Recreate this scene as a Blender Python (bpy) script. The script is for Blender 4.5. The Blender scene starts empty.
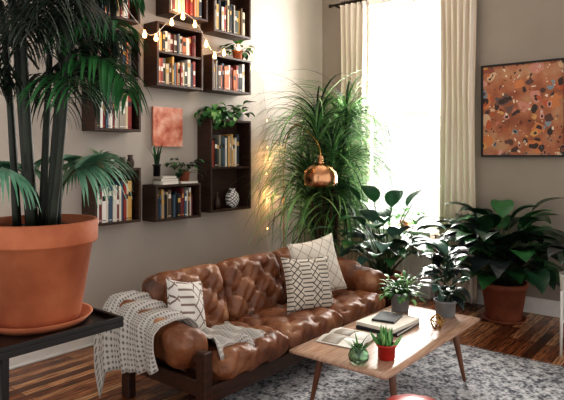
import bpy, math, random
from mathutils import Vector, Matrix
random.seed(11)
R=random.uniform
pi=math.pi
def V(*a): return Vector(a)
W=4.23; D=6.0
# ------------------------------------------------------------ materials
def lin(h):
    h=h.lstrip('#'); o=[]
    for i in (0,2,4):
        c=int(h[i:i+2],16)/255
        o.append(c/12.92 if c<=.04045 else ((c+.055)/1.055)**2.4)
    return (o[0],o[1],o[2],1)
class N:
    def __init__(s,name):
        s.m=bpy.data.materials.new(name); s.m.use_nodes=True
        s.t=s.m.node_tree; s.b=s.t.nodes['Principled BSDF']
        s.tc=s.t.nodes.new('ShaderNodeTexCoord')
    def n(s,typ,**k):
        x=s.t.nodes.new('ShaderNode'+typ)
        for a,b in k.items(): setattr(x,a,b)
        return x
    def l(s,a,b): s.t.links.new(a,b)
    def math(s,op,a,b=None,c=None):
        x=s.n('Math',operation=op)
        for i,q in enumerate((a,b,c)):
            if q is None: continue
            if isinstance(q,(int,float)): x.inputs[i].default_value=q
            else: s.l(q,x.inputs[i])
        return x.outputs[0]
    def noise(s,scale,detail=4,vec=None,sc=None):
        x=s.n('TexNoise'); x.inputs['Scale'].default_value=scale; x.inputs['Detail'].default_value=detail
        src=vec if vec else s.tc.outputs['Object']
        if sc:
            mp=s.n('Mapping'); mp.inputs['Scale'].default_value=sc; s.l(src,mp.inputs[0]); src=mp.outputs[0]
        s.l(src,x.inputs['Vector']); return x.outputs['Fac']
    def ramp(s,fac,stops,const=False):
        x=s.n('ValToRGB'); r=x.color_ramp
        if const: r.interpolation='CONSTANT'
        while len(r.elements)<len(stops): r.elements.new(.5)
        for e,(p,c) in zip(r.elements,stops):
            e.position=p; e.color=lin(c) if isinstance(c,str) else c
        s.l(fac,x.inputs[0]); return x.outputs[0]
    def mix(s,f,a,b,mode='MIX'):
        x=s.n('Mix',data_type='RGBA',blend_type=mode)
        for sock,q in ((x.inputs[0],f),(x.inputs[6],a),(x.inputs[7],b)):
            if isinstance(q,(int,float)): sock.default_value=q
            elif isinstance(q,str): sock.default_value=lin(q)
            elif isinstance(q,tuple): sock.default_value=q
            else: s.l(q,sock)
        return x.outputs[2]
    def bump(s,h,st=.3,dist=.01):
        x=s.n('Bump'); x.inputs['Strength'].default_value=st; x.inputs['Distance'].default_value=dist
        s.l(h,x.inputs['Height']); s.l(x.outputs[0],s.b.inputs['Normal'])
    def rough(s,r): s.b.inputs['Roughness'].default_value=r
    def col(s,c):
        if isinstance(c,str): s.b.inputs['Base Color'].default_value=lin(c)
        else: s.l(c,s.b.inputs['Base Color'])
def mat(name,c,rough=.6,metal=0,c2=None,scale=12,bump=0,bs=60,sc=None,emit=0,trans=0):
    x=N(name); x.rough(rough); x.b.inputs['Metallic'].default_value=metal
    if c2 is None: c2=c
    x.col(x.ramp(x.noise(scale,4,sc=sc),[(.3,c),(.7,c2)]))
    if bump: x.bump(x.noise(bs,5,sc=sc),bump,.01)
    if emit:
        x.b.inputs['Emission Color'].default_value=lin(c); x.b.inputs['Emission Strength'].default_value=emit
    if trans: x.b.inputs['Transmission Weight'].default_value=trans
    return x.m

M={}
M['wallL']=mat('wall_paint_left_lit','#b1a79d',.75,c2='#b9afa5',scale=2,bump=.08,bs=120)  # same paint as the back wall, window light put into the colour
M['wallB']=mat('wall_paint_back_shaded','#93877c',.8,c2='#9b8f84',scale=2,bump=.08,bs=120)  # same paint as the left wall, darkened in colour for its shade
M['ceil']=mat('ceiling_paint','#e6e2dc',.9,c2='#ebe7e1',scale=3)
M['white']=mat('white_paint','#dcd9d3',.5,c2='#e4e1dc')
M['dark']=mat('walnut_crate_wood','#2a1b14',.5,c2='#4a3123',scale=8,sc=(1,1,12),bump=.1)
M['black']=mat('black_metal','#0c0c0d',.35,c2='#151516')
M['terra']=mat('terracotta','#9c5536',.75,c2='#b8704c',scale=7,bump=.15,bs=40)
M['terraD']=mat('terracotta_dark','#7a432d',.75,c2='#9a583c',scale=9)
M['soil']=mat('soil','#1d140e',.95,c2='#38281c',scale=60,bump=.8,bs=90)
M['copper']=mat('copper','#d0a07a',.2,1,c2='#b98562',scale=4)
M['brass']=mat('brass','#b58a45',.3,1)
M['ceram']=mat('white_ceramic','#dedbd4',.3)
M['grey']=mat('grey_ceramic','#77787a',.55,c2='#8e8f90')
M['red']=mat('red_glaze','#a3221c',.4,c2='#b22b22')
M['bark']=mat('bark','#3b2d1e',.8,c2='#5a4630',scale=20,bump=.5,bs=40)
M['stem']=mat('green_stem','#2c3b1d',.6,c2='#3f5228')
M['palmS']=mat('palm_cane','#10150d',.55,c2='#1f2817',scale=20)
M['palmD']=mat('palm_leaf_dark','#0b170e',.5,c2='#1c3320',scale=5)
M['palmL']=mat('palm_leaf_window_lit','#3f7a5c',.5,c2='#93bda2',scale=9)  # paler green carries the window light on the low fan leaves
M['gr1']=mat('grass_leaf','#2f5f33',.45,c2='#568c48',scale=4)
M['gr2']=mat('grass_leaf_light','#699a58',.45,c2='#9ac482',scale=4)
M['gr3']=mat('grass_leaf_deep','#10241a',.5,c2='#1e3b26',scale=4)
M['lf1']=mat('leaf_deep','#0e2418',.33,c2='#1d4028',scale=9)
M['lf2']=mat('leaf_mid','#235530',.33,c2='#407543',scale=9)
M['lf3']=mat('leaf_blue','#2f5246',.35,c2='#54786a',scale=9)
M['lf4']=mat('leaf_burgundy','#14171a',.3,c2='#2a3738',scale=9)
M['succ']=mat('succulent_green','#2f6b35',.5,c2='#5d9a50',scale=30)
M['cable']=mat('white_cable','#cfc8bd',.5)
M['bulb']=mat('warm_bulb','#ffc27a',.4,emit=9)
M['rod']=mat('bronze_rod','#3a2c22',.4,.6)

x=N('wood_floor'); mp=x.n('Mapping'); x.l(x.tc.outputs['Object'],mp.inputs[0])
br=x.n('TexBrick'); x.l(mp.outputs[0],br.inputs['Vector'])
br.inputs['Scale'].default_value=1; br.inputs['Brick Width'].default_value=.9; br.inputs['Row Height'].default_value=.075
br.inputs['Mortar Size'].default_value=.003; br.offset=.37; br.inputs['Bias'].default_value=0
br.inputs['Color1'].default_value=(0,0,0,1); br.inputs['Color2'].default_value=(1,1,1,1); br.inputs['Mortar'].default_value=(.4,.4,.4,1)
c=x.ramp(br.outputs['Color'],[(0,'#5a3320'),(.35,'#8e5537'),(.7,'#b37a52'),(1,'#d9a97d')])
g=x.ramp(x.noise(5,6,sc=(1.2,16,1)),[(.38,'#6a4a38'),(.6,'#ffffff')])
c=x.mix(.8,c,g,'MULTIPLY'); c=x.mix(br.outputs['Fac'],c,'#150a05')
x.col(c); x.rough(.27); x.bump(x.math('SUBTRACT',1,br.outputs['Fac']),.3,.004); M['floor']=x.m

# leather
x=N('cognac_leather')
c=x.ramp(x.noise(5,6),[(.25,'#452718'),(.45,'#74452b'),(.6,'#8c5c3d'),(.76,'#b08a6c')]); x.col(c)
x.rough(.42); x.b.inputs['Coat Weight'].default_value=.12; x.b.inputs['Coat Roughness'].default_value=.3
x.bump(x.noise(22,7),.55,.022); M['leather']=x.m
M['sofawood']=mat('rosewood','#24140e',.35,c2='#472a1c',scale=6,sc=(1,8,8),bump=.1)
M['tablewood']=mat('walnut_table','#9a7862',.24,c2='#c4a48f',scale=6,sc=(1,14,1))
M['tableleg']=mat('walnut_leg','#5b3724',.35,c2='#79503a',scale=6,sc=(8,8,1))

# rug
x=N('grey_rug'); n1=x.noise(42,3); n2=x.noise(15,4)
c=x.ramp(x.math('ADD',x.math('MULTIPLY',n1,.55),x.math('MULTIPLY',n2,.45)),[(.40,'#56575d'),(.48,'#a3a4a9'),(.58,'#d6d6d8')])
x.col(c); x.rough(.95); x.bump(n1,1,.03); M['rug']=x.m
# curtain, colour paled to stand in for daylight from behind
x=N('linen_curtain'); x.col(x.ramp(x.noise(40,4,sc=(1,1,.05)),[(.3,'#d6c8b8'),(.7,'#e9ddce')])); x.rough(.9)
x.bump(x.noise(200,3),.2,.003); M['curtain']=x.m
# painting
x=N('abstract_painting')
dn=x.n('TexNoise'); dn.inputs['Scale'].default_value=6; x.l(x.tc.outputs['Object'],dn.inputs['Vector'])
vm=x.n('VectorMath',operation='MULTIPLY_ADD'); x.l(dn.outputs['Color'],vm.inputs[0]); vm.inputs[1].default_value=(.16,.16,.16); x.l(x.tc.outputs['Object'],vm.inputs[2])
c=x.ramp(x.noise(4,3),[(.35,'#8c4f36'),(.5,'#a9694a'),(.65,'#b58a6a')])
for sc_,th,pal in ((6,.40,['#b98a6c','#84482f','#c47a4a','#6c5049','#c08474','#c9a888','#93503a','#8c847e']),(12,.36,['#4a3430','#cfb090','#b4583a','#7f8a92','#c8965c','#5f3e36','#c8948a','#3a2c2a']),(24,.24,['#dccbb4','#3a2b29','#c0693a','#d3c2ac','#6c2f22','#dcccb8','#4a5660','#b87060'])):
    vo=x.n('TexVoronoi'); vo.inputs['Scale'].default_value=sc_; x.l(vm.outputs[0],vo.inputs['Vector'])
    sx=x.n('SeparateColor'); x.l(vo.outputs['Color'],sx.inputs[0])
    cc=x.ramp(sx.outputs[0],[(i/8,p) for i,p in enumerate(pal)],True)
    thr_=x.math('MULTIPLY',sx.outputs[1],th*1.6)
    ins=x.math('LESS_THAN',vo.outputs['Distance'],thr_)
    core=x.math('LESS_THAN',vo.outputs['Distance'],x.math('MULTIPLY',thr_,.55))
    c=x.mix(ins,c,cc); c=x.mix(x.math('MULTIPLY',core,x.math('LESS_THAN',sx.outputs[2],.4)),c,'#3d2b28')
x.col(c); x.rough(.6); M['paint']=x.m
x=N('coral_canvas_print'); c=x.ramp(x.noise(9,5),[(.35,'#b5503c'),(.5,'#d98a70'),(.65,'#ecb6a0')]); x.col(c); M['canvas']=x.m

def lattice(name,base,ink,s,w,stripes=0):
    x=N(name); sp=x.n('SeparateXYZ'); x.l(x.tc.outputs['Object'],sp.inputs[0])
    X,Z=sp.outputs[0],sp.outputs[2]
    u=x.math('FRACT',x.math('MULTIPLY',x.math('ADD',X,Z),s)); v=x.math('FRACT',x.math('MULTIPLY',x.math('SUBTRACT',X,Z),s))
    a=x.math('MAXIMUM',x.math('LESS_THAN',u,w),x.math('LESS_THAN',v,w))
    if stripes:
        z=x.math('FRACT',x.math('MULTIPLY',X,stripes)); b=x.math('LESS_THAN',z,.5)
        z2=x.math('LESS_THAN',x.math('FRACT',x.math('MULTIPLY',Z,stripes*5)),.3)
        a=x.math('ADD',x.math('MULTIPLY',a,b),x.math('MULTIPLY',z2,x.math('SUBTRACT',1,b)))
    x.col(x.mix(a,base,ink)); x.rough(.9); x.bump(x.noise(150,3),.3,.004); return x.m
M['pil1']=lattice('geometric_cushion_fabric','#cdc4b7','#554e49',17,.2,6)
M['pil2']=lattice('cream_cushion_fabric','#dcd4c8','#a5988b',9,.08)
M['pil3']=lattice('striped_cushion_fabric','#d0cbc4','#7a6660',10,.14,4)
x=N('throw_fabric'); sp=x.n('SeparateXYZ'); x.l(x.tc.outputs['UV'],sp.inputs[0])
u=x.math('FRACT',x.math('MULTIPLY',sp.outputs[0],30)); v=x.math('FRACT',x.math('MULTIPLY',sp.outputs[1],34))
pl=x.math('MAXIMUM',x.math('MULTIPLY',x.math('LESS_THAN',x.math('ABSOLUTE',x.math('SUBTRACT',u,.5)),.12),x.math('LESS_THAN',x.math('ABSOLUTE',x.math('SUBTRACT',v,.5)),.3)),
   x.math('MULTIPLY',x.math('LESS_THAN',x.math('ABSOLUTE',x.math('SUBTRACT',v,.5)),.12),x.math('LESS_THAN',x.math('ABSOLUTE',x.math('SUBTRACT',u,.5)),.3)))
x.col(x.mix(pl,'#b9b4ae','#6a6664')); x.rough(.95); x.bump(x.noise(160,3),.4,.004); M['throw']=x.m
BK=[mat('book_cover_%d'%i,c,.6,c2=c) for i,c in enumerate(['#d8d0c2','#8e2f26','#26303c','#c7b494','#5b4636','#e4dfd6','#3e4a3c','#b86a3c','#1c1c1e','#9d9487','#6e2a2c','#cfc9bd','#40566a','#c49a54'])]
x=N('window_glass'); tr=x.n('BsdfTransparent'); gl=x.n('BsdfGlossy'); gl.inputs['Roughness'].default_value=.02
ms=x.n('MixShader'); ms.inputs[0].default_value=.03; x.l(tr.outputs[0],ms.inputs[1]); x.l(gl.outputs[0],ms.inputs[2])
x.l(ms.outputs[0],x.t.nodes['Material Output'].inputs[0]); M['glass']=x.m
x=N('green_glass'); x.b.inputs['Base Color'].default_value=lin('#b4d4ba'); x.rough(.05); x.b.inputs['Transmission Weight'].default_value=.95; M['gglass']=x.m

# ------------------------------------------------------------ mesh builder
def clampw(p):
    return Vector((min(p.x,D-.03),min(p.y,W-.03),max(p.z,.02)))
class MB:
    def __init__(s): s.v=[];s.f=[];s.mi=[];s.sm=[];s.mats=[];s.uv={}
    def add(s,vs,fs,m,smooth=True):
        if m not in s.mats: s.mats.append(m)
        k=s.mats.index(m); o=len(s.v); s.v+=[Vector(q) for q in vs]
        for f in fs: s.f.append([i+o for i in f]); s.mi.append(k); s.sm.append(smooth)
    def box(s,c,sz,m,rot=None,taper=1):
        vs=[]
        for z in (-1,1):
            t=taper if z<0 else 1
            for a,b in ((-1,-1),(1,-1),(1,1),(-1,1)):
                p=V(a*sz[0]/2*t,b*sz[1]/2*t,z*sz[2]/2)
                if rot is not None: p=rot@p
                vs.append(p+Vector(c))
        s.add(vs,[(3,2,1,0),(4,5,6,7),(0,1,5,4),(1,2,6,5),(2,3,7,6),(3,0,4,7)],m,False)
    def bb(s,x0,x1,y0,y1,z0,z1,m): s.box(((x0+x1)/2,(y0+y1)/2,(z0+z1)/2),(x1-x0,y1-y0,z1-z0),m)
    def lathe(s,c,prof,m,seg=36,rot=None,fn=None):
        vs=[];fs=[];n=len(prof)
        for r,z in prof:
            for k in range(seg):
                a=2*pi*k/seg; rr=r*(fn(a,z) if fn else 1)
                p=V(rr*math.cos(a),rr*math.sin(a),z)
                if rot is not None: p=rot@p
                vs.append(p+Vector(c))
        for i in range(n-1):
            for k in range(seg):
                k2=(k+1)%seg; fs.append((i*seg+k,i*seg+k2,(i+1)*seg+k2,(i+1)*seg+k))
        s.add(vs,fs,m)
    def tube(s,pts,rad,m,seg=8):
        pts=[Vector(p) for p in pts]; n=len(pts)
        if isinstance(rad,(int,float)): rad=[rad]*n
        rad=[rad[min(int(i*len(rad)/n),len(rad)-1)] for i in range(n)] if len(rad)!=n else rad
        vs=[];fs=[]; up=V(.13,.31,.94).normalized()
        for i,p in enumerate(pts):
            t=(pts[min(i+1,n-1)]-pts[max(i-1,0)]).normalized()
            a=t.cross(up)
            if a.length<.05: a=t.cross(V(1,0,0))
            a.normalize(); b=a.cross(t)
            for k in range(seg):
                q=2*pi*k/seg; vs.append(p+(a*math.cos(q)+b*math.sin(q))*rad[i])
        for i in range(n-1):
            for k in range(seg):
                k2=(k+1)%seg; fs.append((i*seg+k,i*seg+k2,(i+1)*seg+k2,(i+1)*seg+k))
        fs.append(tuple(range(seg))[::-1]); fs.append(tuple((n-1)*seg+k for k in range(seg)))
        s.add(vs,fs,m)
    def grid(s,fn,nu,nv,m):
        vs=[fn(i/nu,j/nv) for i in range(nu+1) for j in range(nv+1)]
        o=len(s.v)
        for i in range(nu+1):
            for j in range(nv+1): s.uv[o+i*(nv+1)+j]=(i/nu,j/nv)
        s.add(vs,[(i*(nv+1)+j,(i+1)*(nv+1)+j,(i+1)*(nv+1)+j+1,i*(nv+1)+j+1) for i in range(nu) for j in range(nv)],m)
    def rbox(s,c,sz,r,m,res=.03,rot=None,deform=None):
        h=Vector(sz)/2; c=Vector(c)
        for ax in range(3):
            a,b=(ax+1)%3,(ax+2)%3
            na=max(4,int(sz[a]/res)); nb=max(4,int(sz[b]/res))
            for sg in (-1,1):
                def fn(u,v):
                    p=V(0,0,0); p[ax]=h[ax]*sg; p[a]=h[a]*(2*u-1); p[b]=h[b]*(2*v-1)
                    inn=V(*[max(-(h[k]-r),min(h[k]-r,p[k])) for k in range(3)])
                    d=(p-inn); nn=d.normalized(); q=inn+nn*r
                    if deform: q=deform(q,nn)
                    if rot is not None: q=rot@q
                    return q+c
                s.grid(fn,na,nb,m)
    def strip(s,pts,wid,m,fold=.2,side=None):
        n=len(pts); vs=[];fs=[]
        for i,p in enumerate(pts):
            t=(pts[min(i+1,n-1)]-pts[max(i-1,0)]).normalized()
            sd=t.cross(V(0,0,1)) if side is None else side
            if sd.length<.05: sd=V(1,0,0)
            sd=(sd-t*sd.dot(t)).normalized(); nn=sd.cross(t)
            if nn.z<0: nn=-nn
            w=wid[i]
            vs+= [clampw(p-sd*w+nn*w*fold),clampw(p),clampw(p+sd*w+nn*w*fold)]
        for i in range(n-1):
            o=i*3; fs+=[(o,o+1,o+4,o+3),(o+1,o+2,o+5,o+4)]
        s.add(vs,fs,m)
    def build(s,name,parent=None,bevel=0,merge=False,matrix=None,origin=True,solid=0,sub=0):
        me=bpy.data.meshes.new(name)
        vs=s.v; off=V(0,0,0)
        if matrix is None and origin and vs:
            xs=[v.x for v in vs];ys=[v.y for v in vs];zs=[v.z for v in vs]
            off=V((min(xs)+max(xs))/2,(min(ys)+max(ys))/2,min(zs))
        me.from_pydata([tuple(v-off) for v in vs],[],s.f)
        for m in s.mats: me.materials.append(m)
        me.polygons.foreach_set('material_index',s.mi); me.polygons.foreach_set('use_smooth',s.sm)
        if s.uv:
            uvl=me.uv_layers.new(name='UVMap')
            for lp in me.loops: uvl.data[lp.index].uv=s.uv.get(lp.vertex_index,(0,0))
        if merge:
            import bmesh
            b=bmesh.new(); b.from_mesh(me); bmesh.ops.remove_doubles(b,verts=b.verts,dist=1e-4)
            bmesh.ops.recalc_face_normals(b,faces=b.faces); b.to_mesh(me); b.free()
        me.update()
        o=bpy.data.objects.new(name,me); bpy.context.collection.objects.link(o)
        o.location=off
        if matrix is not None: o.matrix_world=matrix
        if parent is not None:
            o.parent=parent; o.location=off-parent.location if matrix is None else o.location
        if bevel:
            q=o.modifiers.new('bevel','BEVEL'); q.width=bevel; q.segments=2; q.limit_method='ANGLE'; q.angle_limit=.7
        if solid:
            q=o.modifiers.new('solid','SOLIDIFY'); q.thickness=solid; q.offset=0
        if sub:
            q=o.modifiers.new('sub','SUBSURF'); q.levels=sub; q.render_levels=sub
        return o
def empty(name,loc):
    e=bpy.data.objects.new(name,None); e.location=loc; e.empty_display_size=.1
    bpy.context.collection.objects.link(e); return e

def arc(base,az,el,L,droop,n=8):
    p=Vector(base); e=el; pts=[p.copy()]
    for i in range(n):
        p=p+V(math.cos(e)*math.cos(az),math.cos(e)*math.sin(az),math.sin(e))*L/n
        pts.append(p.copy()); e-=droop/n
    return pts
def grass(mb,base,az,el,L,w,droop,m,n=8,avoid=None):
    pts=arc(base,az,el,L,droop,n)
    if avoid and any(avoid(p) for p in pts): return
    mb.strip(pts,[w*(.55+.45*math.sin(pi*min(1,i/n*1.3)))*(1-(i/n)**3)+.0006 for i in range(n+1)],m,.35)
def broad(mb,base,az,el,stemL,L,w,m,stem,droop=1.0,ov=.85,n=8,leafdroop=1.0,r=.005):
    st=arc(base,az,el,stemL,droop*.5,5)
    if stemL>.01: mb.tube([clampw(q) for q in st],[r,r,r*.9,r*.8,r*.7,r*.6],stem,6)
    e=el-droop*.5
    pts=arc(st[-1],az,e,L,leafdroop,n)
    mb.strip(pts,[w*math.sin(pi*min(1,max(0,(i/n))**ov))+.001 for i in range(n+1)],m,R(.12,.4))
def frond(mb,base,az,el,L,droop,ll,lw,m,stem,nl=22,start=.2,hang=.6,r=.006):
    n=16; pts=arc(base,az,el,L,droop,n)
    mb.tube([clampw(q) for q in pts],[r*(1-.75*i/n) for i in range(n+1)],stem,6)
    for k in range(nl):
        s=start+(1-start)*k/(nl-1); i=min(n-1,int(s*n)); f=s*n-i
        p=pts[i].lerp(pts[i+1],f); t=(pts[i+1]-pts[i]).normalized()
        sd=t.cross(V(0,0,1)).normalized()
        sz=math.sin(pi*(.18+.75*(k/(nl-1))))**.6
        for g in (-1,1):
            d=(sd*g*R(.8,1)+t*R(.55,.9)+V(0,0,R(-.1,.25))).normalized(); q=p.copy(); lp=[q.copy()]; Lk=ll*sz*R(.85,1.1)
            for j in range(6):
                q=q+d*Lk/6; lp.append(q.copy()); d=(d+V(0,0,-hang*.3)).normalized()
            mb.strip(lp,[lw*.5,lw,lw,lw*.9,lw*.7,lw*.45,.0008],m,.3)
def fan_leaf(mb,base,az,el,stemL,droop,L,lw,m,stem,n=26,spread=2.5,hang=.12):
    st=arc(base,az,el,stemL,droop,8); mb.tube(st,[.006-.0004*i for i in range(9)],stem,6)
    e=el-droop
    t=V(math.cos(az)*math.cos(e),math.sin(az)*math.cos(e),math.sin(e)); sd=V(-math.sin(az),math.cos(az),0)
    for k in range(n):
        a=(k/(n-1)-.5)*spread+R(-.03,.03)
        d=(t*math.cos(a)+sd*math.sin(a)).normalized(); q=st[-1].copy(); lp=[q.copy()]; Lk=L*(1-.2*abs(a)/spread*2)*R(.88,1.06)
        for j in range(8):
            q=q+d*Lk/8; lp.append(q.copy()); d=(d+V(0,0,-hang-.035*j)).normalized()
        mb.strip(lp,[lw*.35,lw*.8,lw,lw,lw*.9,lw*.75,lw*.5,lw*.25,.0008],m,.35)
def pot(mb,c,rt,rb,h,m,rim=.012,rimh=.05,saucer=True,soil=True):
    x,y,z=c
    s0=.0
    if saucer:
        mb.lathe((x,y,z),[(0,.0),(rb*1.15,.0),(rb*1.35,.03),(rb*1.28,.03),(rb*1.1,.012),(0,.012)],m); s0=.012
    t=rim
    mb.lathe((x,y,z+s0),[(0,0),(rb,0),(rb+.004,.004),(rt-t-.002,h-rimh),(rt-.002,h-rimh+.002),(rt,h-rimh*.9),(rt+.002,h-.006),(rt-.004,h),(rt-t,h-.001),(rt-t-.004,h-.035)],m,48)
    if soil: mb.lathe((x,y,z+s0),[(rt-t-.003,h-.035),(rt*.5,h-.03),(0,h-.028)],M['soil'])
    return z+s0+h-.03

# ------------------------------------------------------------ room
mb=MB(); mb.bb(-1.2,D+.2,-2,W+.2,-.1,0,M['floor']); mb.build('floor',origin=False)
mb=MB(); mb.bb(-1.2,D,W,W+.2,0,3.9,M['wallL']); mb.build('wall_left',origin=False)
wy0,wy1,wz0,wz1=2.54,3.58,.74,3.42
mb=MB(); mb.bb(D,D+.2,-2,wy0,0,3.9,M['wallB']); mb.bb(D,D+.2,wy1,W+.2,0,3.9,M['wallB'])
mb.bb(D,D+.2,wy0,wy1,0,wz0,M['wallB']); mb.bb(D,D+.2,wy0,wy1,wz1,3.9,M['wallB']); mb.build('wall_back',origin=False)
mb=MB(); mb.bb(-1.2,D+.2,-2,W+.2,3.9,4.0,M['ceil']); mb.build('ceiling',origin=False)
mb=MB(); mb.bb(-1.2,D-.02,W-.02,W-.001,0,.16,M['white']); mb.bb(-1.2,D-.02,W-.028,W-.02,0,.02,M['white']); mb.build('baseboard_left',bevel=.004,origin=False)
mb=MB(); mb.bb(D-.02,D-.001,-2,2.5,0,.16,M['white']); mb.bb(D-.02,D-.001,3.7,W-.02,0,.16,M['white']); mb.build('baseboard_back',bevel=.004,origin=False)
# window
mb=MB(); w=M['white']
for a,b in ((wy0-.08,wy0),(wy1,wy1+.08)): mb.bb(D-.025,D-.001,a,b,wz0-.05,wz1+.1,w)
mb.bb(D-.03,D-.001,wy0-.1,wy1+.1,wz1,wz1+.12,w)
for a,b in ((wy0,wy0+.035),(wy1-.035,wy1)): mb.bb(D+.06,D+.11,a,b,wz0,wz1,w)
for z in (wz0+.03,2.08,wz1-.03): mb.bb(D+.06,D+.11,wy0+.035,wy1-.035,z-.02,z+.02,w)
mb.bb(D+.08,D+.086,wy0+.035,wy1-.035,wz0+.05,wz1-.05,M['glass'])
mb.bb(D-.16,D-.03,2.66,3.40,wz0-.04,wz0,w); mb.bb(D-.03,D+.06,wy0-.08,wy1+.08,wz0-.04,wz0,w)
mb.build('window_1',bevel=.004)
mb=MB(); mb.bb(D-.14,D-.005,2.67,3.39,.0,wz0-.045,w)
k=2.69
while k<3.36: mb.bb(D-.15,D-.14,k,k+.03,.08,wz0-.12,w); k+=.06
mb.build('radiator_cover',bevel=.003)
# curtains
def curtain(y0,y1,nf,seed,z0=.03):
    mb=MB()
    def fn(u,v):
        z=3.46-(3.46-z0)*v; y=y0+(y1-y0)*u
        a=.035*(1+.25*math.sin(v*4+seed)); x_=D-.12+a*math.sin(u*nf*2*pi+.6*math.sin(v*3+seed))+.01*math.sin(v*9+u*7)
        cy=(y0+y1)/2; y=cy+(y-cy)*(.86+.14*abs(v-.35)*1.6)
        return V(min(x_,D-.05),y,z)
    mb.grid(fn,nf*14,40,M['curtain'])
    for i in range(nf*2):
        yy=y0+(y1-y0)*(i+.5)/(nf*2)
        yy=(y0+y1)/2+(yy-(y0+y1)/2)*.9
        ring=[V(D-.12+.022*math.cos(t),yy,3.485+.022*math.sin(t)) for t in [2*pi*k/12 for k in range(13)]]
        mb.tube(ring,.003,M['rod'],5)
    return mb.build('curtain',solid=.004)
curtain(3.46,3.88,5,1.0); curtain(2.15,2.58,6,2.2)
mb=MB(); mb.tube([V(D-.12,y,3.485) for y in (1.98,2.6,3.3,4.0)],.013,M['rod'],12)
for y in (1.96,4.02): mb.lathe((D-.12,y,3.46),[(0,0),(.02,.008),(.028,.025),(.02,.042),(0,.05)],M['rod'],16)
for y in (2.10,3.94): mb.bb(D-.12,D-.001,y-.008,y+.008,3.463,3.479,M['rod'])
mb.build('curtain_rod')

# painting
mb=MB(); a,b,c0,c1=1.33,2.12,1.6,2.53
mb.bb(D-.03,D-.012,a,b,c0,c1,M['paint'])
f=M['black']
mb.bb(D-.045,D-.003,a-.018,a,c0-.018,c1+.018,f); mb.bb(D-.045,D-.003,b,b+.018,c0-.018,c1+.018,f)
mb.bb(D-.045,D-.003,a,b,c0-.018,c0,f); mb.bb(D-.045,D-.003,a,b,c1,c1+.018,f); mb.build('framed_painting',bevel=.002)

# ------------------------------------------------------------ wall shelves + books
YF=4.03; YB=W-.004
def shelf(x0,x1,z0,z1,mids=()):
    mb=MB(); t=.022; m=M['dark']
    mb.bb(x0,x1,YF,YB,z0,z0+t,m); mb.bb(x0,x1,YF,YB,z1-t,z1,m)
    mb.bb(x0,x0+t,YF,YB,z0+t,z1-t,m); mb.bb(x1-t,x1,YF,YB,z0+t,z1-t,m)
    mb.bb(x0+t,x1-t,YB-.008,YB,z0+t,z1-t,m)
    for z in mids: mb.bb(x0+t,x1-t,YF+.005,YB-.008,z-t/2,z+t/2,m)
    return mb.build('crate_shelf',bevel=.002)
def books(x0,x1,z0,zmax,yf=YF+.012,yb=YB-.02,lean=True):
    mb=MB(); x_=x0
    while x_<x1-.05:
        t=R(.014,.04); h=(zmax-z0)*R(.68,.95); d=R(.12,.15)
        m=random.choice(BK); f=yf+R(0,.02)
        if x_+t>x1: break
        mb.bb(x_,x_+t-.0015,f,min(f+d,yb),z0+.001,z0+h,m)
        if t>.02:
            m2=random.choice([BK[0],BK[5],BK[8],BK[13]])
            zz=z0+h*R(.55,.8); mb.bb(x_+.003,x_+t-.0045,f-.0012,f,zz-.02,zz+.02,m2)
            mb.bb(x_+.003,x_+t-.0045,f-.001,f,z0+.015,z0+.022,m2)
        x_+=t
    if lean and x1-x_>.045:
        h=(zmax-z0)*.75; rot=Matrix.Rotation(-.22,3,'Y')
        mb.box((x_+.01+h*.13,yf+.07,z0+h/2),(.018,.13,h*.96),random.choice(BK),rot)
    return mb.build('books',bevel=.0015)
S=[
 (3.163,3.718,2.225,2.80,(2.53,)),
 (3.84,4.405,2.24,2.60,()),
 (3.86,4.405,2.83,3.35,()),
 (3.30,3.78,2.90,3.45,()),
 (2.56,2.985,2.25,2.66,()),
 (2.50,2.985,2.74,3.2,()),
 (2.54,2.99,1.80,2.18,()),
 (2.54,2.99,1.02,1.49,()),
 (3.15,3.69,1.0,1.33,()),
 (3.82,4.405,1.03,1.96,(1.47,))]
for i,(x0,x1,z0,z1,mids) in enumerate(S):
    shelf(x0,x1,z0,z1,mids); t=.022
    lv=[z0+t]+[m+t/2 for m in mids]; tops=[m-t/2 for m in mids]+[z1-t]
    for j,(a,b) in enumerate(zip(lv,tops)):
        if i==9 and j==0: continue
        books(x0+t+.01,x1-t-(.03 if i!=9 else .1),a,min(b,a+.36))
mb=MB(); mb.lathe((4.2,4.11,1.052),[(0,0),(.035,0),(.06,.03),(.075,.08),(.07,.13),(.045,.165),(.03,.18),(.034,.2),(.026,.198),(.022,.18)],lattice('patterned_vase_glaze','#e3dfd8','#4a4a4c',28,.25))
mb.build('patterned_vase')
mb=MB(); mb.lathe((3.98,4.11,1.052),[(0,0),(.03,0),(.034,.05),(.03,.1),(.012,.13),(.012,.17),(0,.172)],M['dark']); mb.build('dark_bottle')
mb=MB(); mb.bb(3.25,3.60,W-.035,W-.011,1.68,2.05,M['canvas']); mb.bb(3.255,3.595,W-.010,W-.002,1.685,2.045,M['white']); mb.build('canvas_print')
def stack(x,y,z,n,wx,wy,name='book_stack',mats=None,rz=0,tt=(.018,.035)):
    mb=MB(); zz=z
    for i in range(n):
        t=R(*tt); rot=Matrix.Rotation(rz+R(-.12,.12),3,'Z'); m=(mats or BK)[i%len(mats or BK)]; k=R(.85,1)*(1-.1*i)
        mb.box((x,y,zz+.002),(wx*k,wy*k,.003),m,rot); mb.box((x,y,zz+t/2),(wx*k*.97,wy*k*.96,t-.004),BK[5],rot); mb.box((x,y,zz+t-.002),(wx*k,wy*k,.003),m,rot)
        mb.box(Vector((x,y,zz+t/2))+rot@V(-wx*k/2,0,0),(.003,wy*k,t),m,rot)
        zz+=t
    mb.build(name); return zz
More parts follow.
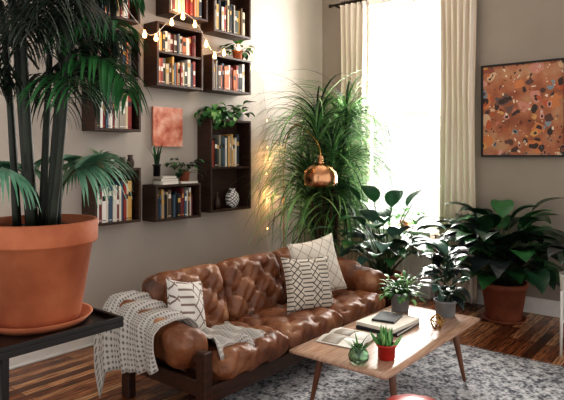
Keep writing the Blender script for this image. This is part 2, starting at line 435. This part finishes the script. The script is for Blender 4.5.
z1=stack(3.33,4.11,1.331,3,.22,.15,mats=[BK[5],BK[9],BK[0]])
z2=stack(3.56,4.11,1.331,1,.2,.15,mats=[BK[0]])

# small plants
def small_plant(name,x,y,z,rp,hp,m,nl,L,w,lm,elr=(.4,1.4),dr=1.2,kind='broad',stem=.04):
    mb=MB(); zt=pot(mb,(x,y,z),rp,rp*.72,hp,m,.006,.015,False)
    for i in range(nl):
        az=R(0,2*pi); el=R(*elr); b=(x+R(-1,1)*rp*.4,y+R(-1,1)*rp*.4,zt-.005)
        if kind=='grass': grass(mb,b,az,el,L*R(.7,1.1),w,dr,random.choice(lm),6)
        else: broad(mb,b,az,el,stem*R(.5,1.5),L*R(.7,1.15),w*R(.8,1.1),random.choice(lm),M['stem'],dr,.85,6,dr,.002)
    return mb.build(name)
G=[M['lf1'],M['lf2'],M['succ']]
small_plant('potted_snake_plant',3.215,4.10,z1+.001,.04,.11,M['black'],9,.24,.013,[M['lf1'],M['lf2']],(1.2,1.55),.3,'grass')
small_plant('potted_pilea',3.56,4.12,z2,.055,.09,M['terraD'],24,.12,.038,G,(.5,1.4),1.4,'broad',.12)
small_plant('potted_ivy',3.93,4.12,1.961,.055,.08,M['dark'],70,.10,.03,[M['succ'],M['lf2'],M['gr2']],(-.4,1.4),1.9,'broad',.10)
small_plant('potted_ivy',4.13,4.12,1.961,.05,.07,M['dark'],50,.09,.028,[M['succ'],M['lf2'],M['gr2']],(-.4,1.4),1.9,'broad',.08)
small_plant('potted_pothos',4.32,4.11,1.961,.045,.08,M['ceram'],26,.11,.032,G,(.4,1.5),1.2,'broad',.10)
small_plant('potted_pothos',4.28,4.11,2.601,.06,.10,M['terra'],26,.12,.037,G,(.2,1.5),1.2,'broad',.09)
small_plant('potted_spider_plant',2.62,4.10,1.491,.045,.08,M['terra'],24,.24,.007,[M['lf2'],M['succ']],(.5,1.5),1.8,'grass')
small_plant('potted_succulent',2.74,4.12,1.491,.035,.07,M['ceram'],20,.07,.02,G,(.4,1.5),.8,'broad',.01)
mb=MB()
for xx,h in ((2.85,.09),(2.93,.11)):
    mb.lathe((xx,4.10,1.491),[(0,0),(.025,0),(.034,h*.4),(.02,h*.75),(.026,h),(.019,h),(.016,h*.76)],M['dark'],20)
mb.build('small_clay_jar')

# string lights
def catm(P,n=8):
    out=[]
    P=[Vector(p) for p in P]; Q=[P[0]]+P+[P[-1]]
    for i in range(1,len(Q)-2):
        for k in range(n):
            t=k/n; a,b,c,d=Q[i-1:i+3]
            out.append(.5*((2*b)+(c-a)*t+(2*a-5*b+4*c-d)*t*t+(3*b-a-3*c+d)*t**3))
    out.append(P[-1]); return out
yy=YF-.03
mb=MB()
def bulb(p,s=1):
    mb.lathe((p.x,p.y-.006,p.z-.045*s),[(0,0),(.009*s,.003*s),(.013*s,.014*s),(.010*s,.026*s),(.006*s,.034*s),(.006*s,.045*s)],M['bulb'],10)
L1=catm([(2.6,yy,3.05),(2.95,yy,2.72),(3.1,yy,2.66),(3.3,yy,2.84),(3.45,yy,2.92),(3.62,yy,2.84),(3.78,yy,2.64),(3.9,yy,2.62),(4.1,yy,2.73),(4.4,yy,2.72),(4.55,4.15,2.6),(4.78,4.2,2.45)],8)
mb.tube(L1,.003,M['cable'],5)
for i in range(3,len(L1)-8,7): bulb(L1[i],1.5)
L1=catm([(4.78,4.2,2.45),(4.84,4.2,2.1),(4.86,4.2,1.7),(4.84,4.2,1.3),(4.86,4.2,.9),(4.86,4.2,.4)],8)
mb.tube(L1,.003,M['cable'],5)
for i in range(10,len(L1)-2,6): bulb(L1[i],.5)
mb.build('string_lights')

# ------------------------------------------------------------ sofa
sofa=empty('leather_sofa',(3.35,2.8,0))
X0,X1,Y0,Y1=2.2,4.5,2.4,3.14
mb=MB(); w=M['sofawood']
for xx in (X0+.03,X1-.03):
    mb.bb(xx-.03,xx+.03,Y0-.03,Y0+.05,0,.46,w)
    mb.bb(xx-.03,xx+.03,Y1-.04,Y1+.04,0,.5,w)
    mb.bb(xx-.025,xx+.025,Y0+.05,Y1-.04,.19,.29,w); mb.bb(xx-.02,xx+.02,Y0+.05,Y1-.04,.38,.42,w)
mb.bb(X0+.06,X1-.06,Y0,Y0+.045,.14,.24,w); mb.bb(X0+.06,X1-.06,Y1-.03,Y1+.02,.14,.26,w); mb.bb(X0+.06,X1-.06,Y1-.02,Y1+.02,.4,.48,w)
for k in range(12):
    xx=X0+.15+k*(X1-X0-.3)/11; mb.bb(xx-.03,xx+.03,Y0+.045,Y1-.03,.2,.22,w)
mb.build('wood_frame',sofa,bevel=.008)
def tuft(px,pz,ax,az_,A,nax,sg,off=0):
    def d(q,n):
        k=max(0,n[nax]*sg)
        u=q[ax]/px+q[az_]/pz+off; v=q[ax]/px-q[az_]/pz+off
        fu=abs(u-round(u)); fv=abs(v-round(v))
        dep=A*(.45*math.exp(-fu*9)+.45*math.exp(-fv*9)+1.1*math.exp(-(fu*fu+fv*fv)*40))
        return q-n*dep*k+n*(.006*math.sin(q.x*31+q.z*23+q.y*27)+.005*math.sin(q.x*67-q.z*51+q.y*59))
    return d
mb=MB(); L=M['leather']
cw=(X1-X0-.30)/3
for k in range(3):
    cx=X0+.15+cw*(k+.5)
    rot=Matrix.Rotation(-.27,3,'X')
    mb.rbox((cx,3.07,.53),(cw-.004,.2,.5),.085,L,.015,rot,tuft(.26,.24,0,2,.042,1,-1))
    mb.rbox((cx,2.70,.30),(cw-.004,.66,.18),.075,L,.016,Matrix.Rotation(-.07,3,'X'),tuft(.29,.29,0,1,.030,2,1))
mb.build('tufted_cushions',sofa,merge=True)
mb=MB()
def armd(sgn):
    def d(q,n):
        q=q.copy(); t=(q.y+.4)/.8
        if q.z>-.05: q.z+=.15*max(0,t)**1.1
        q.x+=sgn*(.03*max(0,q.z/.15)); q+=n*(.010*math.sin(q.y*19+q.z*8)+.006*math.sin(q.y*41+q.x*30))
        return q
    return d
mb.rbox((2.255,2.83,.43),(.23,.70,.20),.09,L,.018,None,armd(-1))
mb.rbox((4.42,2.83,.43),(.25,.70,.20),.09,L,.018,None,armd(1))
mb.build('arm_cushions',sofa,merge=True)

def pillow(name,c,sz,th,rot,m):
    mb=MB()
    for sg in (-1,1):
        def fn(u,v):
            a=2*u-1;b=2*v-1
            t=th/2*((1-a*a)*(1-b*b))**.42 if abs(a)<1 and abs(b)<1 else 0
            a2=a*(1-.10*(1-b*b)); b2=b*(1-.10*(1-a*a))
            return V(a2*sz/2,sg*t*(1+.08*math.sin(a*5+b*4)),b2*sz/2)
        mb.grid(fn,24,24,m)
    for i in range(4):
        c_=[(-1,-1),(1,-1),(1,1),(-1,1)]; p,q=c_[i],c_[(i+1)%4]; pts=[]
        for k in range(13):
            a=p[0]+(q[0]-p[0])*k/12;b=p[1]+(q[1]-p[1])*k/12
            pts.append(V(a*(1-.10*(1-b*b))*sz/2,0,b*(1-.10*(1-a*a))*sz/2))
        mb.tube(pts,.004,m,5)
    return mb.build(name,matrix=Matrix.Translation(c)@rot.to_4x4(),merge=True)
def RM(x,y,z): return Matrix.Rotation(z,3,'Z')@Matrix.Rotation(x,3,'X')@Matrix.Rotation(y,3,'Y')
pillow('throw_pillow',(3.61,2.68,.565),.44,.15,RM(-.32,.04,-.4),M['pil1'])
pillow('throw_pillow',(3.96,2.84,.63),.50,.15,RM(-.3,-.12,-.3),M['pil2'])
pillow('throw_pillow',(2.49,2.86,.58),.37,.14,RM(-.3,.25,.25),M['pil3'])

# throw blanket
thr=empty('throw_blanket',(2.3,3.0,.3))
mb=MB()
def prof(t,lift):
    P=[V(2.08,0,.36),V(2.085,0,.45),V(2.10,0,.52+lift*.7),V(2.15,0,.552+lift),V(2.24,0,.56+lift),V(2.33,0,.55+lift),V(2.39,0,.50+lift*.7),V(2.42,0,.42)]
    f=t*(len(P)-1); i=min(int(f),len(P)-2); return P[i].lerp(P[i+1],f-i)
def fn(u,v):
    y=2.66+.62*u+.10*(v-.5); lift=.125*max(0,u)+.0
    p=prof(v,lift); p.y=y+.03*math.sin(v*5)
    rip=.014*math.sin(u*26+v*3)+.008*math.sin(u*49+v*9)
    c=V(2.25,p.y,.43); d=(p-c); d.y=0; d.normalize()
    p=p+d*(rip+.022)
    if v<.25: 
        p.z-=.14*(1-v/.25)*(u**.7); p.x-=.02*(1-v/.25)*math.sin(u*18)
    if u>.85: p.z-=.20*((u-.85)/.15)**2
    return p
mb.grid(fn,60,50,M['throw']); mb.build('draped_part',thr,solid=.008)
mb=MB()
def fn(u,v):
    x_=2.38+.42*u; y=2.42+.42*v+.03*math.sin(u*5)
    z=.415+.014*math.sin(u*21+v*4)+.012*math.sin(v*17+u*9)+.16*max(0,.35-u)
    if v<.15: z-=.8*(.15-v)
    return V(x_,y,z)
mb.grid(fn,44,44,M['throw'])
for k in range(26):
    p=fn(1,k/25); mb.tube([p,p+V(.03,R(-.01,.01),-.008),p+V(.055,R(-.012,.012),-.02)],.002,M['throw'],4)
mb.build('seat_part',thr,solid=.007)

# ------------------------------------------------------------ rug
mb=MB(); mb.rbox((3.585,1.45,.009),(1.97,2.5,.016),.007,M['rug'],.08)
for k in range(160):
    y=.21+2.48*k/159
    for xx,s in ((4.57,1),(2.6,-1)): mb.tube([V(xx,y,.01),V(xx+s*.03,y+R(-.006,.006),.006),V(xx+s*.055,y+R(-.01,.01),.004)],.0025,M['rug'],4)
mb.build('area_rug',merge=True)

# ------------------------------------------------------------ coffee table
ct=empty('coffee_table',(3.36,1.79,0))
mb=MB(); mb.rbox((3.365,1.795,.405),(1.40,.67,.026),.01,M['tablewood'],.06); mb.build('top',ct,merge=True)
mb=MB()
for sx in (-1,1):
    for sy in (-1,1):
        p0=V(3.345+sx*.45,1.795+sy*.24,.392); p1=V(3.345+sx*.50,1.795+sy*.30,.018)
        mb.tube([p0,p0.lerp(p1,.5),p1],[.023,.019,.012],M['tableleg'],14)
mb.bb(2.88,3.81,1.53,1.555,.345,.391,M['tableleg']); mb.bb(2.88,3.81,2.035,2.06,.345,.391,M['tableleg'])
mb.bb(2.885,2.91,1.555,2.035,.345,.391,M['tableleg']); mb.bb(3.785,3.81,1.555,2.035,.345,.391,M['tableleg'])
mb.build('legs_and_apron',ct,bevel=.003)
TZ=.419
mb=MB()
for sg in (-1,1):
    def fn(u,v):
        z=TZ+.004+.016*math.sin(pi*min(1,u*1.15))*(1-u*.6)
        p=V(sg*u*.17,(v-.5)*.30,0); p=Matrix.Rotation(.1,3,'Z')@p
        return V(3.06+p.x,1.95+p.y,z)
    mb.grid(fn,12,2,BK[5])
    mb.grid(lambda u,v:fn(u*.8+.1,v*.4+.5)+V(0,0,.0012),12,2,BK[9])
mb.build('open_magazine',solid=.002)
zb=stack(3.46,1.88,TZ,2,.42,.34,mats=[BK[8],BK[0]],rz=.05,tt=(.02,.026))
stack(3.48,1.90,zb,1,.24,.18,'notebook',mats=[BK[8]],rz=.3,tt=(.014,.016))
mb=MB(); cx,cy=2.90,1.59; zt=pot(mb,(cx,cy,TZ),.058,.045,.088,M['red'],.006,.015,False)
for i in range(46):
    az=R(0,2*pi); el=R(.7,1.5); L_=R(.06,.14); b=V(cx+R(-.025,.025),cy+R(-.025,.025),zt-.005)
    pts=arc(b,az,el,L_,-.3,5); mb.tube(pts,[.005,.008,.010,.010,.007,.002],random.choice([M['succ'],M['lf2'],M['gr2']]),7)
mb.build('potted_succulent')
mb=MB(); mb.lathe((2.74,1.68,TZ),[(0,0),(.04,0),(.056,.02),(.06,.045),(.048,.075),(.03,.09),(.03,.1),(.026,.1),(.026,.088),(.045,.072),(.055,.045),(.05,.02),(0,.008)],M['gglass'])
for k in range(16):
    grass(mb,(2.74,1.68,TZ+.02),R(0,2*pi),R(1,1.5),R(.1,.19),.007,1.0,M['succ'],6)
mb.build('glass_terrarium_vase')
mb=MB(); c=V(3.62,1.60,TZ)
P=[c+V(.0,0,.10)]+[c+V(.05*math.cos(a),.05*math.sin(a),.06) for a in [k*2*pi/5 for k in range(5)]]+[c+V(.03*math.cos(a),.03*math.sin(a),.004) for a in [k*2*pi/5+.6 for k in range(5)]]
for i in range(5):
    j=(i+1)%5
    for a,b in ((0,1+i),(1+i,1+j),(1+i,6+i),(1+j,6+i),(6+i,6+j)): mb.tube([P[a],P[b]],.0035,M['brass'],6)
mb.build('geometric_brass_ornament')
mb=MB(); zt=pot(mb,(3.86,2.0,TZ),.08,.06,.14,M['grey'],.008,.02,False)
for i in range(150):
    broad(mb,(3.86+R(-.045,.045),2.0+R(-.045,.045),zt),R(0,2*pi),R(.2,1.5),R(.03,.15),R(.05,.09),.014,random.choice([M['succ'],M['lf2'],M['gr2']]),M['stem'],1.0,.8,5,1.0,.002)
mb.build('potted_fern')
mb=MB(); zt=pot(mb,(3.95,1.68,TZ),.085,.065,.12,M['grey'],.008,.02,False)
for (dx,dy) in ((0,0),(.03,-.02),(-.03,.02)):
    mb.tube([V(3.95+dx,1.68+dy,zt),V(3.955+dx*2,1.685+dy*2,zt+.16),V(3.95+dx*3,1.69+dy*3,zt+.36)],[.007,.006,.004],M['stem'],7)
for i in range(54):
    h=R(0,.38); broad(mb,(3.95+R(-.03,.03),1.68+R(-.03,.03),zt+h),i*2.4+R(-.3,.3),R(.3,1.0)+h*1.2,.05,R(.15,.22),R(.036,.05),random.choice([M['lf4'],M['lf4'],M['lf3'],M['lf1']]),M['stem'],.6,.85,8,1.1,.003)
mb.build('potted_rubber_plant')
mb=MB(); mb.lathe((2.47,1.2,0.001),[(0,0),(.15,0),(.185,.05),(.2,.2),(.185,.35),(.15,.395),(.08,.41),(0,.412)],M['red'],40,fn=lambda a,z:1+.02*math.cos(a*10)); mb.build('red_pouf')

# ------------------------------------------------------------ floor plants
LX,LY=4.68,3.32
def nearlamp(p):
    return (p.x-LX)**2+(p.y-LY)**2<.25**2 and 1.2<p.z<1.95 or (p.x<4.72 and p.y<3.4 and 1.0<p.z<1.75)
mb=MB(); cx,cy=5.12,3.55
zt=pot(mb,(cx,cy,0),.22,.17,.38,M['terra'])
heads=[]
for k in range(12):
    a=k*2.4; rr=.03+.01*k; h=[1.0,1.25,1.5,1.75,1.95,1.15,1.4,1.65,1.85,1.3,2.0,.85][k]
    top=V(cx+math.cos(a)*(rr+.14),cy+math.sin(a)*(rr+.08),h)
    mb.tube([V(cx+math.cos(a)*rr*.6,cy+math.sin(a)*rr*.6,zt-.02),V(cx+math.cos(a)*rr,cy+math.sin(a)*rr,h*.6),top],[.022,.016,.010],M['bark'],8)
    heads.append(top)
for t in heads:
    for i in range(115):
        az=R(0,2*pi); q=R(0,1)
        if q<.32: az=R(-1.5,-.3)
        elif q<.52: az=R(1.9,3.3)
        grass(mb,t+V(R(-.02,.02),R(-.02,.02),R(-.25,.05)),az,R(.3,1.5),R(.65,1.15),R(.007,.014),R(1.6,2.9),random.choice([M['gr1'],M['gr1'],M['gr2'],M['gr2'],M['gr3']]),9,nearlamp)
mb.build('ponytail_palm')
mb=MB(); cx,cy=5.3,2.93; zt=pot(mb,(cx,cy,0),.19,.14,.34,M['terraD'])
for i in range(60):
    az=R(0,2*pi)
    if math.cos(az)>.5 and R(0,1)<.6: az+=pi
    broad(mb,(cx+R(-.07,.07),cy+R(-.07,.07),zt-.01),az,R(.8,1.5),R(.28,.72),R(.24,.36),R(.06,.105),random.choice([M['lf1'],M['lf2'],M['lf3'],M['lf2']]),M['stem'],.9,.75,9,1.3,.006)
for az,l in ((3.9,.8),(4.6,.8),(-1.2,.82),(2.6,.85),(3.3,.85)):
    broad(mb,(cx,cy,zt),az,1.35,l,.38,.09,M['lf2'],M['stem'],.7,.75,9,1.0,.007)
mb.build('potted_philodendron')
small_plant('potted_anthurium',5.90,3.0,wz0+.001,.06,.1,M['terra'],14,.18,.05,[M['lf2'],M['gr2']],(.5,1.5),1.2,'broad',.14)
mb=MB(); cx,cy=5.58,1.78; zt=pot(mb,(cx,cy,0),.22,.155,.36,M['terraD'])
for i in range(120):
    az=R(0,2*pi); el=R(.55,1.52)
    if math.cos(az)>.4 and R(0,1)<.6: az+=pi
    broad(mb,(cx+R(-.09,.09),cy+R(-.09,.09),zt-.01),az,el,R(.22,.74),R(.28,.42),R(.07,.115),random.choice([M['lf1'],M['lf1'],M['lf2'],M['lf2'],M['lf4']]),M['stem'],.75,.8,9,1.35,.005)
mb.build('potted_peace_lily')
mb=MB(); cx,cy=5.0,.93
mb.lathe((cx,cy,.3),[(0,0),(.17,0),(.2,.03),(.215,.34),(.205,.345),(.2,.3)],M['ceram'],48); mb.lathe((cx,cy,.3),[(.2,.3),(0,.31)],M['soil'])
for k in range(4):
    a=k*pi/2+.75; mb.tube([V(cx+.225*math.cos(a),cy+.225*math.sin(a),.52),V(cx+.235*math.cos(a),cy+.235*math.sin(a),.0)],[.014,.011],M['white'],10)
mb.box((cx,cy,.285),(.47,.03,.028),M['white'],Matrix.Rotation(.75,3,'Z')); mb.box((cx,cy,.285),(.47,.03,.028),M['white'],Matrix.Rotation(.75+pi/2,3,'Z'))
for i in range(30):
    broad(mb,(cx+R(-.08,.08),cy+R(-.08,.08),.6),R(0,2*pi),R(.7,1.4),R(.15,.35),R(.2,.3),R(.05,.08),random.choice([M['lf1'],M['lf4']]),M['stem'],.8,.8,8,1.2,.005)
mb.build('planter_on_stand')

# ------------------------------------------------------------ arc floor lamp
mb=MB(); bx,by=4.92,4.0
mb.lathe((bx,by,0),[(0,0),(.14,0),(.14,.02),(.13,.028),(.02,.032),(0,.032)],M['black'])
P=catm([(bx,by,.03),(bx,by,.8),(bx,by,1.5),(bx-.0,by-.05,1.8),(bx-.05,by-.2,1.93),(bx-.12,by-.38,1.88),(LX+.02,LY+.05,1.72),(LX,LY,1.58)],6)
mb.tube(P,.006,M['brass'],8)
mb.lathe((LX,LY,1.5),[(0,.10),(.02,.10),(.026,.08),(.028,.03),(.045,.015)],M['copper'],24)
mb.lathe((LX,LY,1.28),[(.045,.238),(.09,.225),(.135,.195),(.162,.15),(.174,.09),(.170,.03),(.158,0),(.152,0),(.164,.03),(.168,.09),(.157,.147),(.13,.19),(.085,.22),(0,.23)],M['copper'],48)
mb.lathe((LX,LY,1.36),[(0,0),(.03,.01),(.035,.04),(.02,.08),(.015,.12)],M['bulb'],14)
mb.build('arc_floor_lamp')

# ------------------------------------------------------------ foreground bookcase + palm
bc=empty('low_bookcase',(.6,2.1,0))
mb=MB(); m=M['black']
mb.bb(.2,1.27,1.82,2.38,.945,.968,m)
mb.bb(.2,1.27,1.82,1.835,.968,.985,m); mb.bb(.2,1.27,2.365,2.38,.968,.985,m); mb.bb(1.255,1.27,1.835,2.365,.968,.985,m); mb.bb(.2,.215,1.835,2.365,.968,.985,m)
for xx in (.22,.84):
    for yy_ in (1.86,2.34): mb.bb(xx-.012,xx+.012,yy_-.012,yy_+.012,0,.945,m)
for z in (.12,.42,.72): mb.bb(.22,.86,1.86,2.34,z,z+.018,m)
mb.build('frame_and_shelves',bc,bevel=.002)
mb=MB()
for z in (.138,.438,.738):
    x_=.25
    while x_<.80:
        t=R(.015,.04); h=R(.14,.19); mb.bb(x_,x_+t-.002,1.88,2.06,z,z+h,random.choice([BK[0],BK[5],BK[9],BK[4],BK[2]])); x_+=t
mb.build('book_row',bc,bevel=.0015)
mb=MB(); cx,cy=1.06,2.06; zt=pot(mb,(cx,cy,.968),.213,.145,.375,M['terra'],.016,.085)
mids=[]
for k in range(8):
    a=k*2.4+.5; rr=.02+.011*k*.9; h=R(.8,1.3)
    b=V(cx+math.cos(a)*rr,cy+math.sin(a)*rr,zt-.01); ln=R(.04,.16)
    t=V(b.x+math.cos(a)*ln,b.y+math.sin(a)*ln,zt+h)
    mid=b.lerp(t,.5)+V(R(-.012,.012),R(-.012,.012),0)
    mb.tube(catm([b,mid,t],5),[.016,.016,.015,.014,.014,.013,.012,.012,.011,.010,.009],M['palmS'],8)
    mids.append((mid,t,a))
def reach(az): return 1-.42*max(0,math.cos(az+.6))
for mid,t,a in mids:
    for j in range(4):
        az=a+R(-1.3,1.3)
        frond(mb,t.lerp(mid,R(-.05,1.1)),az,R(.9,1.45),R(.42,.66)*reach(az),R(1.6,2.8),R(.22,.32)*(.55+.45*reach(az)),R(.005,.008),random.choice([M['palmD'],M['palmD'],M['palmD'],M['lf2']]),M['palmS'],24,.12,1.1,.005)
for az,h_,el,L_,dr in ((-.5,.75,1.1,.36,2.5),(-.2,.55,1.1,.34,2.7),(.3,.85,1.0,.42,2.4),(.0,1.0,1.0,.40,2.4),(-.7,.95,1.1,.36,2.4),(.8,.5,1.1,.4,2.6),(-2.2,.7,1,.45,2.6),(2.6,.6,1,.5,2.4)):
    frond(mb,(cx,cy,zt+h_),az,el,L_,dr,.24,.006,M['palmD'],M['palmS'],22,.12,1.3,.005)
# low fan leaves arching out over the pot rim
for az,el,sl,dr,L_,hg in ((.30,1.25,.30,.75,.34,.16),(-.15,1.35,.25,.6,.30,.18),(.85,1.15,.36,.8,.34,.16),(1.7,1.2,.3,.8,.32,.16),(3.3,1.2,.3,.8,.30,.16)):
    fan_leaf(mb,(cx+.05,cy+.03,zt),az,el,sl,dr,L_,.0085,M['palmL'],M['stem'],32,3.6,hg)
mb.build('potted_parlor_palm')

# ------------------------------------------------------------ lights
def area(name,loc,rot,sx,sy,e,col=(1,1,1)):
    l=bpy.data.lights.new(name,'AREA'); l.shape='RECTANGLE'; l.size=sx; l.size_y=sy; l.energy=e; l.color=col
    o=bpy.data.objects.new(name,l); o.location=loc; o.rotation_euler=rot; bpy.context.collection.objects.link(o)
area('window_daylight',(6.45,3.1,2.1),(0,math.radians(90),0),3.2,1.8,650,(1,.97,.93))
def point(loc,e,col=(1,.55,.22),r=.03):
    l=bpy.data.lights.new('string_light_glow','POINT'); l.energy=e; l.color=col; l.shadow_soft_size=r
    o=bpy.data.objects.new('string_light_glow',l); o.location=loc; bpy.context.collection.objects.link(o)
for p in ((4.9,4.1,1.55),(4.9,4.1,1.1)): point(p,3.0)
for p in ((3.15,3.96,2.62),(3.78,3.96,2.66),(3.45,3.96,2.95)): point(p,1.4)
w=bpy.data.worlds.new('World'); bpy.context.scene.world=w; w.use_nodes=True
bg=w.node_tree.nodes['Background']; bg.inputs[0].default_value=(1,.985,.965,1); bg.inputs[1].default_value=1.25
# camera
cam=bpy.data.cameras.new('camera'); co=bpy.data.objects.new('camera',cam); bpy.context.collection.objects.link(co)
co.location=(0,0,1.6); co.rotation_euler=(math.radians(90),0,math.radians(-50.7))
cam.sensor_width=36; cam.lens=36*560/564; cam.shift_y=-45/564; cam.clip_start=.05
bpy.context.scene.camera=co
vs_=bpy.context.scene.view_settings
try:
    vs_.view_transform='Standard'
    vs_.look='Medium High Contrast'
except Exception as e: print(e)
